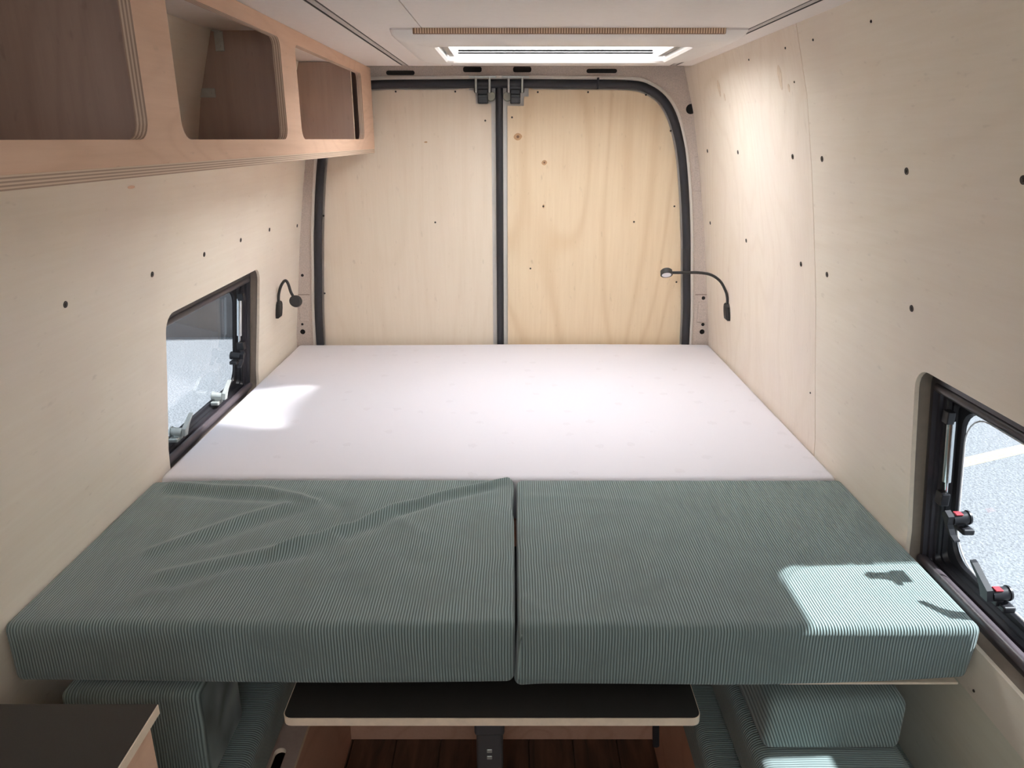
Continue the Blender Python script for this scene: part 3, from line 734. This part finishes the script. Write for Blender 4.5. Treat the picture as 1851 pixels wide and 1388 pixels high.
# ------------------------------------------------------------------ kitchen unit, bottom left
ku = thing('kitchen_unit', 'low kitchen unit with a black worktop in the near left corner', 'cabinet', (-0.7, 0.4, 0.0))
obj('worktop', B((-0.915, -0.4, 0.8825), (-0.521, 0.882, 0.8995), 0.001, 1), M['edge_light'], ku, label='pale plywood edge')
obj('laminate', B((-0.914, -0.4, 0.8990), (-0.5222, 0.8808, 0.9005)), M['top_black'], ku, label='black laminate surface')
obj('side_panel', B((-0.549, -0.4, 0.0), (-0.534, 0.872, 0.882)), M['ply_face'], ku)
obj('end_panel', B((-0.905, 0.857, 0.0), (-0.5495, 0.872, 0.882)), M['ply_dark'], ku)

# ------------------------------------------------------------------ overhead cabinet
oc = thing('overhead_cabinet', 'pinkish plywood overhead cabinet with open rounded bays along the left wall', 'cabinet', (-0.66, 1.6, 1.64))
FXA = -0.530
holes = [rrect(-0.18, 0.42, 1.689, 1.910, (.022, .022, .03, .03), 5), rrect(0.540, 1.138, 1.689, 1.910, (.022, .022, .03, .03), 5), rrect(1.253, 1.846, 1.689, 1.910, (.022, .022, .03, .03), 5), rrect(1.972, 2.823, 1.689, 1.910, (.022, .022, .03, .03), 5)]
obj('face_panel', plate([(-0.3, 1.654), (3.02, 1.654), (3.02, 1.944), (-0.3, 1.944)], holes, lambda a, b, n: Vector((FXA - n - 0.006 * max(0, (a - 1.5) / 1.5), a, b)), 0.018), M['ply_face'], oc, mat2=M['edge_x'])
obj('bottom_panel', plate([(-0.3, -0.81), (3.015, -0.80), (3.015, FXA - 0.006), (-0.3, FXA)], [], lambda a, b, n: Vector((b, a, 1.638 + n)), 0.0158), M['ply_face'], oc, mat2=M['edge_z'])
def divider(y, x0, name='divider'):
    xw = XC - hw(1.655) - 0.006; xt = XC - hw(1.94) - 0.006
    bm = bmesh.new(); A = [(xw, 1.6542), (x0, 1.6542), (x0, 1.943), (xt, 1.943)]
    V0 = [bm.verts.new((x, y, z)) for x, z in A]; V1 = [bm.verts.new((x, y + 0.012, z)) for x, z in A]
    bm.faces.new(V0); bm.faces.new(V1[::-1])
    for i in range(4): 
        f = bm.faces.new((V0[i], V0[(i + 1) % 4], V1[(i + 1) % 4], V1[i])); f.material_index = 1
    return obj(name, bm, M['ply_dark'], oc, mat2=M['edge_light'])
divider(0.47, -0.549); divider(1.190, -0.549); divider(1.992, -0.549); divider(2.775, -0.562); divider(3.002, -0.556, 'end_panel')
def bracket(p, rot):
    bm = bmesh.new(); box(bm, (-0.011, -0.002, -0.003), (0.011, 0.0, 0.042), 0.0008, 1); box(bm, (-0.009, -0.026, -0.003), (0.009, -0.002, -0.001), 0.0008, 1)
    cyl(bm, (0, -0.0035, 0.030), (0, -0.001, 0.030), 0.0035, None, 10); cyl(bm, (0, -0.014, -0.0005), (0, -0.014, 0.0012), 0.0035, None, 10)
    bmesh.ops.transform(bm, matrix=Matrix.Translation(Vector(p)) @ rot, verts=bm.verts[:])
    obj('corner_bracket', bm, M['steel'], oc, label='zinc corner bracket')
bracket((-0.722, 1.9915, 1.938), Matrix.Rotation(math.pi, 4, 'Y'))
bracket((-0.788, 1.9915, 1.800), Matrix.Rotation(math.pi / 2, 4, 'Y'))

# ------------------------------------------------------------------ reading lamps
def lamp(lab, s, yb, zb, neck, head, hdir):
    t = thing('reading_lamp', lab, 'lamp', wall_map(s)(yb, zb - 0.03, 0), 'gooseneck reading lamps')
    c = wall_map(s)(yb, zb, 0)
    bm = bmesh.new(); prof = [(-.013, -.033), (.013, -.033), (.0165, -.020), (.0175, .0), (.0155, .020), (.009, .031), (-.009, .031), (-.0155, .020), (-.0175, 0), (-.0165, -.020)]
    loops = []
    for n, k in ((0.001, 1.0), (-0.010, 1.0), (-0.015, 0.86)):
        loops.append([wall_map(s)(yb + a * k * 1.25, zb + b * k, n) for a, b in prof])
    R = loft(bm, loops); bm.faces.new(R[0]); bm.faces.new(R[-1][::-1])
    obj('lamp_base', bm, M['black_matt'], t)
    pts = smooth_path([c + Vector((-s * 0.008, 0, 0.024))] + [Vector(p) for p in neck], 6)
    obj('gooseneck', tube(bmesh.new(), pts, 0.0052, 10), M['black_matt'], t, smooth='all')
    h = Vector(head); d = Vector(hdir).normalized()
    bm = bmesh.new(); cyl(bm, h - d * 0.0085, h + d * 0.0085, 0.0215, 0.0225, 28); cyl(bm, h - d * 0.0125, h - d * 0.0084, 0.017, 0.0213, 28)
    hd = obj('lamp_head', bm, M['black_matt'], t, smooth=True)
    bm = bmesh.new(); cyl(bm, h + d * 0.0080, h + d * 0.0092, 0.0170, None, 28); obj('lamp_lens', bm, M['led'], hd, smooth=True)
lamp('black gooseneck reading lamp on the right wall, head stretched over the door', 1, 2.725, 1.072,
     [(.806, 2.72, 1.125), (.797, 2.72, 1.152), (.774, 2.72, 1.188), (.737, 2.72, 1.212), (.689, 2.72, 1.220), (.644, 2.72, 1.220), (.590, 2.72, 1.220)], (.571, 2.715, 1.220), (0, -0.61, -0.79))
lamp('black gooseneck reading lamp on the left wall, its neck bent down', -1, 2.765, 1.072,
     [(-.884, 2.755, 1.128), (-.871, 2.745, 1.160), (-.855, 2.735, 1.182), (-.840, 2.72, 1.190), (-.831, 2.715, 1.177), (-.822, 2.705, 1.152), (-.813, 2.70, 1.135)], (-.804, 2.695, 1.118), (-0.1, 0.95, -0.25))

# ------------------------------------------------------------------ outside
gr = obj('ground_1', B((-40, -30, -0.72), (40, 40, -0.68)), M['asphalt'], kind='structure')
gr['label'] = 'grey asphalt car park outside the windows'
bm = bmesh.new(); V = [(2.2, 4.60), (9.0, 7.45), (9.0, 7.60), (2.2, 4.73)]
bm.faces.new([bm.verts.new((x, y, -0.6785)) for x, y in V]); r = bmesh.ops.extrude_face_region(bm, geom=bm.faces[:]); bmesh.ops.translate(bm, verts=[g for g in r['geom'] if isinstance(g, bmesh.types.BMVert)], vec=(0, 0, -0.004))
o = obj('parking_line', bm, M['yellow']); o['label'] = 'yellow line painted on the asphalt seen through the right window'; o['category'] = 'road marking'
bd = thing('building', 'dark grey building seen through the left window', 'building', (-8, 10.5, -0.68))
obj('wall', B((-16, 9.0, -0.68), (-1.6, 9.4, 4.2)), M['render'], bd)
obj('coping', B((-16.1, 8.94, 4.2), (-1.5, 9.46, 4.32)), M['cavity'], bd)
for x in (-13.0, -9.6, -6.2, -4.0): obj('window', B((x - .5, 8.97, 0.4), (x + .5, 9.05, 1.7)), M['black'], bd)
